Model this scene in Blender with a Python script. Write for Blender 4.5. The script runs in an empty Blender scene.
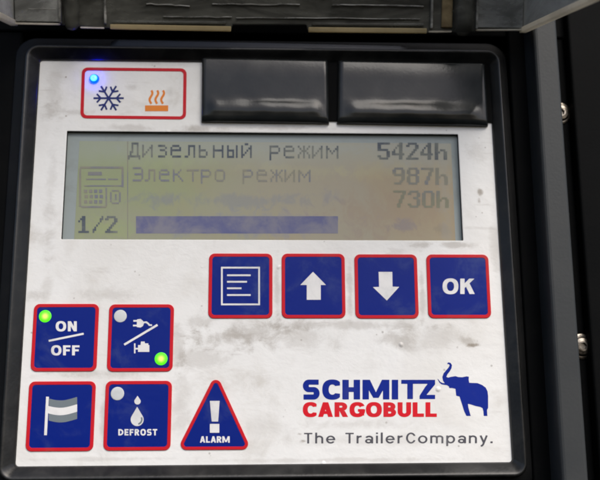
import bpy, bmesh, math, random
import numpy as np
from mathutils import Vector

random.seed(7)
SC = bpy.context.scene
COL = SC.collection

# ---------------------------------------------------------------- camera
# panel space: millimetres, x right, y up, z out of the panel towards the viewer (panel face at z = 0)
F = 850.0
M = np.array([[0.99913303, -0.00537335, 0.04128346],
              [0.00297105, -0.97990425, -0.19944634],
              [0.04152553, 0.19939608, -0.97903873]])
CAMP = np.array([-1.209, -66.288, 355.851])


def W(p):
    return Vector((p[0] * .001, -p[2] * .001, p[1] * .001))


def P(px, py, z=0.0):
    """point of the plane z = const seen at photograph position px, py (600 x 480)"""
    d = M.T @ np.array([(px - 300) / F, (py - 240) / F, 1.0])
    s = (z - CAMP[2]) / d[2]
    q = CAMP + s * d
    return (q[0], q[1], z)


cam_d = bpy.data.cameras.new('camera')
cam = bpy.data.objects.new('camera', cam_d)
COL.objects.link(cam)
SC.camera = cam
right, down, fwd = [Vector((r[0], -r[2], r[1])) for r in M]
from mathutils import Matrix
rot = Matrix((right, -down, -fwd)).transposed()
cam.matrix_world = Matrix.Translation(W(CAMP)) @ rot.to_4x4()
cam_d.sensor_fit = 'HORIZONTAL'
cam_d.sensor_width = 36
cam_d.lens = 36 * F / 600
cam_d.clip_start = .01
cam_d.clip_end = 500
cam_d.dof.use_dof = True
cam_d.dof.focus_distance = .352
cam_d.dof.aperture_fstop = 9.0

# ---------------------------------------------------------------- sky, sun, exposure
SUN_EL, SUN_AZ = math.radians(48), math.radians(28)     # azimuth: to the right of straight behind the viewer
wd = bpy.data.worlds.new('World')
SC.world = wd
wd.use_nodes = True
nt = wd.node_tree
sky = nt.nodes.new('ShaderNodeTexSky')
sky.sky_type = 'NISHITA'
sky.sun_disc = False
sky.sun_elevation = SUN_EL
sky.air_density = .75
sky.dust_density = 3.6
sky.ozone_density = .6
nt.links.new(sky.outputs[0], nt.nodes['Background'].inputs[0])
nt.nodes['Background'].inputs[1].default_value = .12
to_sun = Vector((math.sin(SUN_AZ) * math.cos(SUN_EL), -math.cos(SUN_AZ) * math.cos(SUN_EL), math.sin(SUN_EL)))
sky.sun_rotation = math.atan2(to_sun.x, to_sun.y)
sd = bpy.data.lights.new('sun', 'SUN')
sd.energy = 1.3
sd.angle = math.radians(45)
sd.color = (1, .972, .915)
so = bpy.data.objects.new('sun', sd)
COL.objects.link(so)
so.rotation_euler = to_sun.to_track_quat('Z', 'Y').to_euler()
vs = SC.view_settings
vs.view_transform = 'Standard'
vs.look = 'None'
vs.exposure = 0.70
vs.gamma = 1
SC.cycles.filter_width = 2.0
SC.cycles.max_bounces = 8
SC.cycles.transparent_max_bounces = 12


# ---------------------------------------------------------------- materials
def lin(c):
    return tuple(((v / 255) / 12.92 if v / 255 <= .04045 else ((v / 255 + .055) / 1.055) ** 2.4) for v in c) + (1,)


class Mat:
    def __init__(s, name, base=(.5, .5, .5, 1), rough=.5, **kw):
        s.m = bpy.data.materials.new(name)
        s.m.use_nodes = True
        s.t = s.m.node_tree
        s.b = s.t.nodes['Principled BSDF']
        s.b.inputs['Base Color'].default_value = base
        s.b.inputs['Roughness'].default_value = rough
        for k, v in kw.items():
            s.b.inputs[k.replace('_', ' ')].default_value = v
        s._tc = None

    def n(s, typ, **kw):
        nd = s.t.nodes.new(typ)
        for k, v in kw.items():
            if k.startswith('i_'):
                nd.inputs[k[2:].replace('_', ' ')].default_value = v
            else:
                setattr(nd, k, v)
        return nd

    def l(s, a, b):
        s.t.links.new(a, b)

    def coord(s):
        if s._tc is None:
            s._tc = s.n('ShaderNodeTexCoord').outputs['Object']
        return s._tc

    def noise(s, scale, detail=4, rough=.6, dist=0.0, stretch=None, offset=(0, 0, 0)):
        nd = s.n('ShaderNodeTexNoise')
        nd.inputs['Scale'].default_value = scale
        nd.inputs['Detail'].default_value = detail
        nd.inputs['Roughness'].default_value = rough
        nd.inputs['Distortion'].default_value = dist
        mp = s.n('ShaderNodeMapping')
        mp.inputs['Location'].default_value = offset
        if stretch:
            mp.inputs['Scale'].default_value = stretch
        s.l(s.coord(), mp.inputs[0])
        s.l(mp.outputs[0], nd.inputs['Vector'])
        return nd.outputs['Fac']

    def ramp(s, fac, a, b, va=0.0, vb=1.0):
        r = s.n('ShaderNodeMapRange')
        r.interpolation_type = 'SMOOTHSTEP'
        s.l(fac, r.inputs[0])
        r.inputs[1].default_value = a
        r.inputs[2].default_value = b
        r.inputs[3].default_value = va
        r.inputs[4].default_value = vb
        return r.outputs[0]

    def math(s, op, a, b=None):
        nd = s.n('ShaderNodeMath', operation=op)
        for i, v in enumerate((a, b)):
            if v is None:
                continue
            if isinstance(v, (int, float)):
                nd.inputs[i].default_value = v
            else:
                s.l(v, nd.inputs[i])
        return nd.outputs[0]

    def mix(s, fac, a, b):
        nd = s.n('ShaderNodeMix', data_type='RGBA')
        for i, v in ((0, fac), (6, a), (7, b)):
            if isinstance(v, (tuple, float, int)):
                nd.inputs[i].default_value = v
            else:
                s.l(v, nd.inputs[i])
        return nd.outputs[2]

    def bump(s, h, strength, dist=.0005):
        nd = s.n('ShaderNodeBump')
        nd.inputs['Strength'].default_value = strength
        nd.inputs['Distance'].default_value = dist
        s.l(h, nd.inputs['Height'])
        s.l(nd.outputs[0], s.b.inputs['Normal'])
        return nd

    def blob(s, x, y, rx, ry, wob=None):
        """elliptic patch mask (stains, smears, painted reflections) around panel point (x, y) mm; 1 inside, 0 outside"""
        sep = s.n('ShaderNodeSeparateXYZ')
        s.l(s.coord(), sep.inputs[0])
        dx = s.math('DIVIDE', s.math('SUBTRACT', sep.outputs[0], x * .001), rx * .001)
        dy = s.math('DIVIDE', s.math('SUBTRACT', sep.outputs[2], y * .001), ry * .001)
        d = s.math('SQRT', s.math('ADD', s.math('MULTIPLY', dx, dx), s.math('MULTIPLY', dy, dy)))
        if wob is not None:
            d = s.math('ADD', d, s.math('MULTIPLY', s.math('SUBTRACT', wob, .5), 4.5))
        return s.ramp(d, 1.25, .1)


def emission_mat(name, edge, core, s_edge, s_core, cx, cy, r):
    """a lit lamp: its die is brighter than its rim"""
    mt = Mat(name)
    sep = mt.n('ShaderNodeSeparateXYZ')
    mt.l(mt.coord(), sep.inputs[0])
    dx = mt.math('SUBTRACT', sep.outputs[0], cx * .001)
    dy = mt.math('SUBTRACT', sep.outputs[2], cy * .001)
    d = mt.math('SQRT', mt.math('ADD', mt.math('MULTIPLY', dx, dx), mt.math('MULTIPLY', dy, dy)))
    f = mt.ramp(d, r * .001, r * .0001)
    mt.l(mt.mix(f, edge, core), mt.b.inputs['Emission Color'])
    mt.l(mt.math('ADD', mt.math('MULTIPLY', f, s_core - s_edge), s_edge), mt.b.inputs['Emission Strength'])
    mt.b.inputs['Base Color'].default_value = tuple(v * .3 for v in edge[:3]) + (1,)
    mt.b.inputs['Roughness'].default_value = .25
    return mt.m


MATS = {}

# white membrane with smeared road grime
m = Mat('white_membrane', rough=.38)
n1 = m.noise(28, 6, .62, .6, offset=(.31, 0, .12))
n2 = m.noise(105, 8, .70, .25, stretch=(.75, 1, 1))
n3 = m.noise(420, 3, .6)
n4 = m.noise(14, 4, .6, .8, offset=(1.2, 0, .4))
g = m.math('MULTIPLY', m.ramp(n1, .5, .72), m.ramp(n2, .32, .68))
c = m.mix(m.math('MULTIPLY', g, .48), (.80, .808, .792, 1), (.40, .365, .30, 1))
c = m.mix(m.math('MULTIPLY', m.ramp(n4, .46, .70), .24), c, (.52, .49, .43, 1))
STAINS = [(226, 338, 30, 12, .34), (305, 338, 40, 12, .26), (205, 322, 22, 8, .26), (395, 340, 26, 7, .26), (474, 345, 7, 2.2, .8),
          (468, 342, 13, 4, .35),
          (480, 192, 3, 4.5, .75), (479, 201, 2, 3, .6), (66, 77, 1.1, 1.1, .9), (66, 116, 1.3, 1.3, .7), (60, 118, 6, 3, .4), (70, 112, 20, 4, .30),
          (195, 132, 34, 4, .25), (127, 128, 34, 3.5, .3), (420, 245, 12, 3, .40), (300, 434, 3, 2, .6), (303, 441, 3, 1.6, .6), (350, 424, 60, 6, .22),
          (33, 295, 12, 6, .25), (46, 290, 6, 22, .2), (258, 428, 40, 10, .14), (104, 295, 30, 7, .22), (50, 200, 6, 60, .16),
          (55, 85, 10, 18, .2), (103, 374, 60, 5, .30), (176, 345, 7, 26, .3), (250, 332, 44, 16, .34), (205, 360, 24, 12, .25), (345, 325, 100, 5, .30), (277, 290, 3, 30, .3), (350, 290, 3, 30, .3), (422, 290, 3, 30, .3), (430, 340, 40, 14, .24), (455, 245, 18, 3.5, .4), (103, 420, 4, 34, .3), (180, 400, 10, 30, .22), (250, 445, 20, 8, .25), (495, 250, 5, 30, .22), (50, 115, 12, 12, .35), (380, 440, 90, 6, .14), (200, 128, 24, 3, .35), (270, 128, 60, 2.5, .3), (48, 240, 8, 30, .22), (475, 150, 10, 14, .16), (170, 60 + 32, 6, 6, .2), (132, 88, 8, 4, .25), (340, 460, 140, 2.2, .22), (110, 459, 90, 2.0, .18)]
for px, py, rx, ry, st in STAINS:
    x, y, _ = P(px, py)
    c = m.mix(m.math('MULTIPLY', m.blob(x, y, rx * .42, ry * .42, n2), st), c, (.23, .19, .14, 1))
vor = m.n('ShaderNodeTexVoronoi')
vor.inputs['Scale'].default_value = 260
m.l(m.coord(), vor.inputs['Vector'])
sp = m.math('MULTIPLY', m.ramp(vor.outputs['Distance'], .16, .08), m.ramp(m.noise(70, 3), .56, .62))
c = m.mix(m.math('MULTIPLY', sp, .5), c, (.2, .18, .15, 1))
scr = m.math('MULTIPLY', m.ramp(m.noise(240, 3, .6, .4, (.12, 1, 1.0)), .60, .68), m.ramp(m.noise(33, 3), .48, .6))
c = m.mix(m.math('MULTIPLY', scr, .22), c, (.36, .33, .29, 1))
m.l(c, m.b.inputs['Base Color'])
m.l(m.math('ADD', m.math('MULTIPLY', n1, .25), .28), m.b.inputs['Roughness'])
v2 = m.n('ShaderNodeTexVoronoi')
v2.inputs['Scale'].default_value = 95
m.l(m.coord(), v2.inputs['Vector'])
dome = m.math('MULTIPLY', m.ramp(v2.outputs['Distance'], .13, .02), m.ramp(m.noise(45, 2, offset=(.7, .2, .1)), .55, .60))
m.bump(m.math('ADD', m.math('ADD', n2, m.math('MULTIPLY', n4, 3.0)), m.math('MULTIPLY', dome, 1.8)), .4, .0006)
MATS['white'] = m.m


def paint(name, col, rough=.34, dirt=(.3, .29, .27, 1), amt=.2, lo=.5, hi=.75, spec=.16):
    mt = Mat(name, col, rough)
    mt.b.inputs['Specular IOR Level'].default_value = spec
    a = mt.noise(60, 5, .65, .4)
    b = mt.noise(300, 4, .6)
    f = mt.math('MULTIPLY', mt.ramp(a, lo, hi), amt)
    cc = mt.mix(f, col, dirt)
    mt.l(cc, mt.b.inputs['Base Color'])
    mt.l(mt.math('ADD', mt.math('MULTIPLY', a, .3), rough - .12), mt.b.inputs['Roughness'])
    mt.bump(mt.math('ADD', a, mt.math('MULTIPLY', b, .15)), .25, .0004)
    return mt.m


MATS['blue'] = paint('blue_key_print', (.001, .014, .195, 1), .30, (.045, .07, .21, 1), .5, .5, .72)
MATS['red'] = paint('red_key_border', (.55, .012, .022, 1), .38, (.3, .1, .08, 1), .3)
MATS['ink_white'] = paint('white_ink', (.78, .78, .77, 1), .4, (.4, .42, .45, 1), .45, .42, .68)
MATS['ink_blue'] = paint('blue_ink', (.002, .018, .25, 1), .4, (.1, .1, .2, 1), .2)
MATS['ink_navy'] = paint('navy_ink', (.018, .03, .16, 1), .4, (.1, .1, .2, 1), .2)
MATS['ink_red'] = paint('red_ink', (.64, .010, .022, 1), .4, (.4, .1, .1, 1), .2)
MATS['ink_grey'] = paint('grey_ink', (.085, .085, .10, 1), .4, (.3, .3, .3, 1), .4)
MATS['ink_orange'] = paint('orange_ink', (.78, .24, .035, 1), .4, (.5, .3, .15, 1), .3)
MATS['flag_grey'] = paint('flag_grey_ink', (.17, .205, .225, 1), .4, (.3, .32, .34, 1), .3)
MATS['led_off'] = paint('unlit_lamp_window', (.60, .63, .64, 1), .3, (.4, .42, .42, 1), .4)

# black plastics
def plastic(name, base, rough, dust, amt, scale=45, spec=.5, stretch=None, bump=.15):
    mt = Mat(name, base, rough)
    mt.b.inputs['Specular IOR Level'].default_value = spec
    a = mt.noise(scale, 6, .65, .5, stretch)
    b = mt.noise(900, 2, .5)
    mt.l(mt.mix(mt.math('MULTIPLY', mt.ramp(a, .4, .75), amt), base, dust), mt.b.inputs['Base Color'])
    mt.l(mt.math('ADD', mt.math('MULTIPLY', a, .25), rough - .1), mt.b.inputs['Roughness'])
    mt.bump(mt.math('ADD', b, mt.math('MULTIPLY', a, 2.0)), bump, .0003)
    return mt.m


MATS['bezel'] = plastic('black_bezel_plastic', (.0055, .006, .0063, 1), .30, (.032, .032, .030, 1), .6, 60, spec=.45)
MATS['flange'] = plastic('dull_black_flange', (.006, .0065, .007, 1), .5, (.014, .014, .014, 1), .5, spec=.14)
MATS['housing'] = plastic('black_housing_plastic', (.0026, .0030, .0033, 1), .6, (.006, .006, .006, 1), .5, spec=.04)
MATS['post'] = plastic('grey_post_plastic', (.027, .031, .033, 1), .55, (.045, .047, .047, 1), .5, 30, spec=.3)
MATS['flap'] = plastic('glossy_black_plastic', (.011, .0135, .0140, 1), .14, (.030, .032, .032, 1), .6, 40, spec=.33, bump=.06)
MATS['black'] = plastic('black_gasket', (.006, .006, .007, 1), .6, (.01, .01, .01, 1), .3)

m = Mat('galvanised_steel', (.3, .28, .25, 1), .3, Metallic=1.0)
a = m.noise(500, 4)
m.l(m.mix(m.ramp(a, .4, .7), (.26, .235, .20, 1), (.06, .05, .04, 1)), m.b.inputs['Base Color'])
m.l(m.math('ADD', m.math('MULTIPLY', a, .3), .2), m.b.inputs['Roughness'])
MATS['steel'] = m.m


def clear(name, tint, film, fac_lo, fac_hi, rough=.25, scale=60, stretch=(1, 1, 1)):
    """scuffed clear plastic: a dusty film over see-through material"""
    mt = Mat(name, film, rough)
    out = mt.t.nodes['Material Output']
    tr = mt.n('ShaderNodeBsdfTransparent')
    tr.inputs[0].default_value = tint
    mx = mt.n('ShaderNodeMixShader')
    a = mt.noise(scale, 6, .7, .8, stretch)
    mt.l(mt.ramp(a, .3, .75, fac_lo, fac_hi), mx.inputs[0])
    mt.l(tr.outputs[0], mx.inputs[1])
    mt.l(mt.b.outputs[0], mx.inputs[2])
    mt.l(mx.outputs[0], out.inputs[0])
    mt.bump(a, .3, .0006)
    return mt.m


MATS['lid'] = clear('scuffed_smoky_acrylic', (.42, .42, .40, 1), (.17, .172, .15, 1), .05, .60, .18, 45, (.45, 1, 1.3))
MATS['lid_side'] = clear('scuffed_clear_acrylic', (.55, .56, .55, 1), (.62, .63, .60, 1), .38, .9, .14, 40, (1, .4, 1))
MATS['lid_end'] = clear('hazed_acrylic', (.62, .62, .60, 1), (.40, .41, .39, 1), .15, .85, .22, 38, (.6, 1, .8))
MATS['lid_rib'] = clear('worn_acrylic_rib', (.5, .5, .48, 1), (.42, .42, .39, 1), .1, .9, .18, 120, (.5, 1, 1))
MATS['lid_amber'] = clear('amber_acrylic', (.5, .42, .26, 1), (.30, .235, .13, 1), .35, .85, .2, 90)
MATS['lid_edge'] = paint('pale_acrylic_edge', (.82, .79, .70, 1), .3, (.25, .22, .16, 1), .7, .4, .7)
MATS['lid_edge_cream'] = paint('cream_acrylic_edge', (.54, .46, .28, 1), .4, (.2, .17, .1, 1), .6, .4, .7)

for k_ in ('lid_edge', 'lid_edge_cream'):                   # cut acrylic edges pass light on
    t_ = MATS[k_].node_tree
    o_ = t_.nodes['Material Output']
    mx_, tl_ = t_.nodes.new('ShaderNodeMixShader'), t_.nodes.new('ShaderNodeBsdfTranslucent')
    tl_.inputs[0].default_value = (.92, .88, .78, 1) if k_ == 'lid_edge' else (.80, .70, .46, 1)
    mx_.inputs[0].default_value = .55
    t_.links.new(t_.nodes['Principled BSDF'].outputs[0], mx_.inputs[1])
    t_.links.new(tl_.outputs[0], mx_.inputs[2])
    t_.links.new(mx_.outputs[0], o_.inputs[0])

# display: backlit-type film, yellow-green, with tan and grey-cyan reflections painted into its colour
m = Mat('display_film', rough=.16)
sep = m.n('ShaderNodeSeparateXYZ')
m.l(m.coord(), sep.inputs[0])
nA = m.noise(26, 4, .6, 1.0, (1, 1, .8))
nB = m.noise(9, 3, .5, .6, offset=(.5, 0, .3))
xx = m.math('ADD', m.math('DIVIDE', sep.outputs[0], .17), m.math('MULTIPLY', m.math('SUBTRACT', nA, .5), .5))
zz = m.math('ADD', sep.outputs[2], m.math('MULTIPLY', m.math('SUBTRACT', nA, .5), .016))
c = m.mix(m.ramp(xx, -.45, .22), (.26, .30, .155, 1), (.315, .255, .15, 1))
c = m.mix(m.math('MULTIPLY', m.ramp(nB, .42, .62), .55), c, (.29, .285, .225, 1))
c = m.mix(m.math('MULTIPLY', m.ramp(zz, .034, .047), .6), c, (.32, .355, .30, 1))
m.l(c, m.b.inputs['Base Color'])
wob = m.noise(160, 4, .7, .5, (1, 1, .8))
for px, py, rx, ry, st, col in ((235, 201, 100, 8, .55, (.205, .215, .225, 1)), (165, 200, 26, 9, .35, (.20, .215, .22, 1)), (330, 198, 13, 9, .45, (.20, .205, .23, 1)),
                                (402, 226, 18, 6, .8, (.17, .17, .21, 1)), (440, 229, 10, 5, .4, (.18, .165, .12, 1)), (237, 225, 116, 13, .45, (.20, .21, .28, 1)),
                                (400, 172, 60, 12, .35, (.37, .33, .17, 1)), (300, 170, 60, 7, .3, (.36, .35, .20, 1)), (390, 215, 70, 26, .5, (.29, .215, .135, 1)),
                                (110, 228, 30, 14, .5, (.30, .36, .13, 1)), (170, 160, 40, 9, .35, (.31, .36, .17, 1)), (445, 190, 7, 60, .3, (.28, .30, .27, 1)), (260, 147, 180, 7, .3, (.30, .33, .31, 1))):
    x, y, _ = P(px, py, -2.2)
    c = m.mix(m.math('MULTIPLY', m.blob(x, y, rx * .43, ry * .43, wob), st), c, col)  # smeared text lines, plus brown and yellow reflections painted into the film
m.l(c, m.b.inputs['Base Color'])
m.bump(nA, .06, .0005)
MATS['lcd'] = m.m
MATS['lcd_edge'] = paint('display_glass_margin', (.30, .345, .345, 1), .18, (.22, .25, .23, 1), .5)
MATS['lcd_dark'] = paint('display_segment_dark', (.080, .098, .125, 1), .3, (.22, .235, .20, 1), .85, .40, .64)
MATS['lcd_mid'] = paint('display_segment_blue', (.185, .198, .235, 1), .3, (.255, .25, .195, 1), .95, .36, .58)
MATS['lcd_faint'] = paint('display_segment_faint', (.205, .21, .225, 1), .3, (.235, .235, .165, 1), .95, .36, .6)
MATS['lcd_bar'] = paint('display_bar_blue', (.115, .125, .25, 1), .3, (.215, .215, .26, 1), .95, .34, .64)
MATS['lcd_light'] = paint('display_bar_gap', (.185, .195, .26, 1), .3, (.14, .15, .27, 1), .9, .4, .62)


# ---------------------------------------------------------------- objects
def link(name, me, mat, parent, label=None):
    o = bpy.data.objects.new(name, me)
    COL.objects.link(o)
    for mm in (mat if isinstance(mat, (list, tuple)) else [mat]):
        me.materials.append(MATS[mm] if isinstance(mm, str) else mm)
    if parent:
        o.parent = parent
    if label:
        o['label'] = label
    return o


def mesh(name, vs_, fs, mat, parent=None, label=None, flat=False, smooth=False, bevel=0, fix=True):
    """vertices in panel millimetres"""
    bm = bmesh.new()
    vv = [bm.verts.new(W(v)) for v in vs_]
    for f in fs:
        try:
            bm.faces.new([vv[i] for i in f])
        except ValueError:
            pass
    if flat:
        bm.normal_update()
        for f in bm.faces:
            if f.normal.y > 0:
                f.normal_flip()
    elif fix:
        bmesh.ops.recalc_face_normals(bm, faces=bm.faces)
    me = bpy.data.meshes.new(name)
    if smooth:
        for f in bm.faces:
            f.smooth = True
    bm.to_mesh(me)
    bm.free()
    o = link(name, me, mat, parent, label)
    if bevel:
        b = o.modifiers.new('bevel', 'BEVEL')
        b.width = bevel * .001
        b.segments = 3
        b.limit_method = 'ANGLE'
    return o


def empty(name, loc, label, cat):
    o = bpy.data.objects.new(name, None)
    COL.objects.link(o)
    o.empty_display_size = .01
    o['label'] = label
    o['category'] = cat
    return o          # kept at the world origin, at the panel's centre


def rquad(c4, r, d=0.0, n=6):
    """rounded four-sided outline, c4 = TL, TR, BR, BL in mm, grown outward by d"""
    sg = [(-1, 1), (1, 1), (1, -1), (-1, -1)]
    c = [np.array(p[:2]) + d * np.array(s) for p, s in zip(c4, sg)]
    r = max(r, .01)
    out = []
    for i in range(4):
        a, b, e = c[i - 1], c[i], c[(i + 1) % 4]
        u = (a - b) / np.linalg.norm(a - b)
        v = (e - b) / np.linalg.norm(e - b)
        cen = b + r * (u + v)
        for k in range(n + 1):
            t = k / n * math.pi / 2
            out.append(cen - r * v * math.cos(t) - r * u * math.sin(t))
    return out


def loops(name, lps, mat, parent, cap=False, label=None, smooth=False, base=False, closed=True):
    """bridge successive outlines [(pts, z)]"""
    vs_, fs = [], []
    n = len(lps[0][0])
    for pts, z in lps:
        zz_ = z if hasattr(z, '__len__') else [z] * n
        vs_ += [(p[0], p[1], q) for p, q in zip(pts, zz_)]
    for k in range(len(lps) - 1):
        for i in range(n):
            j = (i + 1) % n
            fs.append((k * n + i, k * n + j, (k + 1) * n + j, (k + 1) * n + i))
    if cap:
        fs.append(tuple(range((len(lps) - 1) * n, len(lps) * n)))
    if base:
        fs.append(tuple(range(n)))
    o = mesh(name, vs_, fs, mat, parent, label, fix=False)
    me = o.data
    bm = bmesh.new()
    bm.from_mesh(me)
    bm.normal_update()
    # orient: open shells face the viewer on the whole
    s = sum(f.normal.y * f.calc_area() for f in bm.faces)
    if s > 0:
        bmesh.ops.reverse_faces(bm, faces=bm.faces)
    if smooth:
        for f in bm.faces:
            f.smooth = len(f.verts) == 4
    bm.to_mesh(me)
    bm.free()
    return o


def box(name, x0, x1, y0, y1, z0, z1, mat, parent, bevel=.4, label=None):
    v = [(x, y, z) for z in (z0, z1) for y in (y0, y1) for x in (x0, x1)]
    f = [(0, 1, 3, 2), (4, 6, 7, 5), (0, 4, 5, 1), (2, 3, 7, 6), (0, 2, 6, 4), (1, 5, 7, 3)]
    return mesh(name, v, f, mat, parent, label, bevel=bevel)


def quad_px(tl, tr, br, bl, z=0.0):
    return [P(p[0], p[1], z) for p in (tl, tr, br, bl)]


# ---- drawn marks: union / difference of outlines, contoured on a grid in photo units, laid on the plane z
def poly_sdf(poly, X, Y):
    p = np.asarray(poly, float)
    q = np.roll(p, -1, axis=0)
    d = np.full(X.shape, 1e9)
    ins = np.zeros(X.shape, bool)
    for (ax, ay), (bx, by) in zip(p, q):
        ex, ey = bx - ax, by - ay
        l2 = ex * ex + ey * ey
        if l2 < 1e-12:
            continue
        t = np.clip(((X - ax) * ex + (Y - ay) * ey) / l2, 0, 1)
        d = np.minimum(d, (X - ax - t * ex) ** 2 + (Y - ay - t * ey) ** 2)
        cnd = (ay > Y) != (by > Y)
        with np.errstate(divide='ignore', invalid='ignore'):
            xi = ax + (Y - ay) * ex / (ey if ey else 1e-12)
        ins ^= cnd & (X < xi)
    d = np.sqrt(d)
    return np.where(ins, -d, d)


def stroke(pts, w, closed=False):
    """outline of a butt-ended line"""
    p = np.asarray(pts, float)
    n = len(p)
    L, R = [], []
    for i in range(n):
        t0 = p[i] - p[i - 1] if (i or closed) else p[1] - p[0]
        t1 = p[(i + 1) % n] - p[i] if (i < n - 1 or closed) else p[-1] - p[-2]
        t0 = t0 / (np.linalg.norm(t0) + 1e-9)
        t1 = t1 / (np.linalg.norm(t1) + 1e-9)
        t = t0 + t1
        t = t / (np.linalg.norm(t) + 1e-9)
        k = min(1 / max(t @ t1, .35), 2.2) * w / 2
        nn = np.array([-t[1], t[0]])
        L.append(p[i] + nn * k)
        R.append(p[i] - nn * k)
    return L + R[::-1]


def arc(cx, cy, rx, ry, a0, a1, n=18):
    return [(cx + rx * math.cos(math.radians(a0 + (a1 - a0) * k / n)), cy + ry * math.sin(math.radians(a0 + (a1 - a0) * k / n)))
            for k in range(n + 1)]


def circle(cx, cy, r, n=28):
    return arc(cx, cy, r, r, 0, 360 - 360 / n, n - 1)


def rect(x0, y0, x1, y1):
    return [(x0, y0), (x1, y0), (x1, y1), (x0, y1)]


def draw(name, shapes, z, mat, parent, cell=.3, label=None, grow=0.0):
    """shapes: list of (sign, outline) in photo units; sign -1 cuts from what came before"""
    allp = np.concatenate([np.asarray(s[1], float) for s in shapes if s[0] > 0])
    lo = allp.min(0) - 2 * cell - abs(grow)
    hi = allp.max(0) + 2 * cell + abs(grow)
    nx, ny = [int(math.ceil((hi[i] - lo[i]) / cell)) + 1 for i in (0, 1)]
    xs, ys = lo[0] + cell * np.arange(nx), lo[1] + cell * np.arange(ny)
    D = np.full((ny, nx), 1e3)
    for sgn, poly in shapes:
        pa = np.asarray(poly, float)
        i0 = max(int((pa[:, 0].min() - lo[0]) / cell) - 4, 0)
        i1 = min(int((pa[:, 0].max() - lo[0]) / cell) + 5, nx)
        j0 = max(int((pa[:, 1].min() - lo[1]) / cell) - 4, 0)
        j1 = min(int((pa[:, 1].max() - lo[1]) / cell) + 5, ny)
        if i1 <= i0 or j1 <= j0:
            continue
        X, Y = np.meshgrid(xs[i0:i1], ys[j0:j1])
        s = poly_sdf(poly, X, Y)
        blk = D[j0:j1, i0:i1]
        D[j0:j1, i0:i1] = np.minimum(blk, s) if sgn > 0 else np.maximum(blk, -s)
    D = D - grow + 1e-6
    verts, faces, key = [], [], {}

    def vert(kx, ky, x, y):
        k = (round(kx, 5), round(ky, 5))
        if k not in key:
            key[k] = len(verts)
            verts.append((x, y))
        return key[k]

    neg = D < 0
    for j in range(ny - 1):
        run = None
        for i in range(nx - 1):
            full = neg[j, i] and neg[j, i + 1] and neg[j + 1, i] and neg[j + 1, i + 1]
            if full:
                if run is None:
                    run = i
            if run is not None and (not full or i == nx - 2):
                e = i + 1 if full else i
                faces.append([vert(a, b, xs[a], ys[b]) for a, b in ((run, j), (e, j), (e, j + 1), (run, j + 1))])
                run = None
            if full or not (neg[j, i] or neg[j, i + 1] or neg[j + 1, i] or neg[j + 1, i + 1]):
                continue
            cr = [(i, j), (i + 1, j), (i + 1, j + 1), (i, j + 1)]
            f = []
            for a in range(4):
                (ia, ja), (ib, jb) = cr[a], cr[(a + 1) % 4]
                da, db = D[ja, ia], D[jb, ib]
                if da < 0:
                    f.append(vert(ia, ja, xs[ia], ys[ja]))
                if (da < 0) != (db < 0):
                    t = da / (da - db)
                    t = min(max(t, .02), .98)
                    f.append(vert(ia + t * (ib - ia), ja + t * (jb - ja), xs[ia] + t * cell * (ib - ia), ys[ja] + t * cell * (jb - ja)))
            if len(set(f)) > 2:
                faces.append(f)
    return mesh(name, [P(v[0], v[1], z) for v in verts], faces, mat, parent, label, flat=True)


# ---- letters: unit height (0 = baseline, 1 = cap height), stroke weight s
def bowl(x0, y0, x1, y1, s, k=.9):
    """D-shaped ring, flat on the left"""
    ry = (y1 - y0) / 2
    rx = min((x1 - x0) * .62, ry * 1.1)
    o = [(x0, y0)] + arc(x1 - rx, (y0 + y1) / 2, rx, ry, -90, 90) + [(x0, y1)]
    sy = s * k
    i = [(x0 + s, y0 + sy)] + arc(x1 - rx, (y0 + y1) / 2, max(rx - s, .02), max(ry - sy, .02), -90, 90) + [(x0 + s, y1 - sy)]
    return [(1, o), (-1, i)]


def ell(cx, cy, rx, ry, s, k=.9):
    def sup(a_, b_, e_):
        o = []
        for t in range(48):
            c_, n_ = math.cos(t * math.pi / 24), math.sin(t * math.pi / 24)
            o.append((cx + a_ * math.copysign(abs(c_) ** e_, c_), cy + b_ * math.copysign(abs(n_) ** e_, n_)))
        return o
    e_ = .84 if s > .2 else 1.0                                  # heavy letters are squarer
    return [(1, sup(rx, ry, e_)), (-1, sup(rx - s, ry - s * k, .9 if s > .2 else 1.0))]


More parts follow.
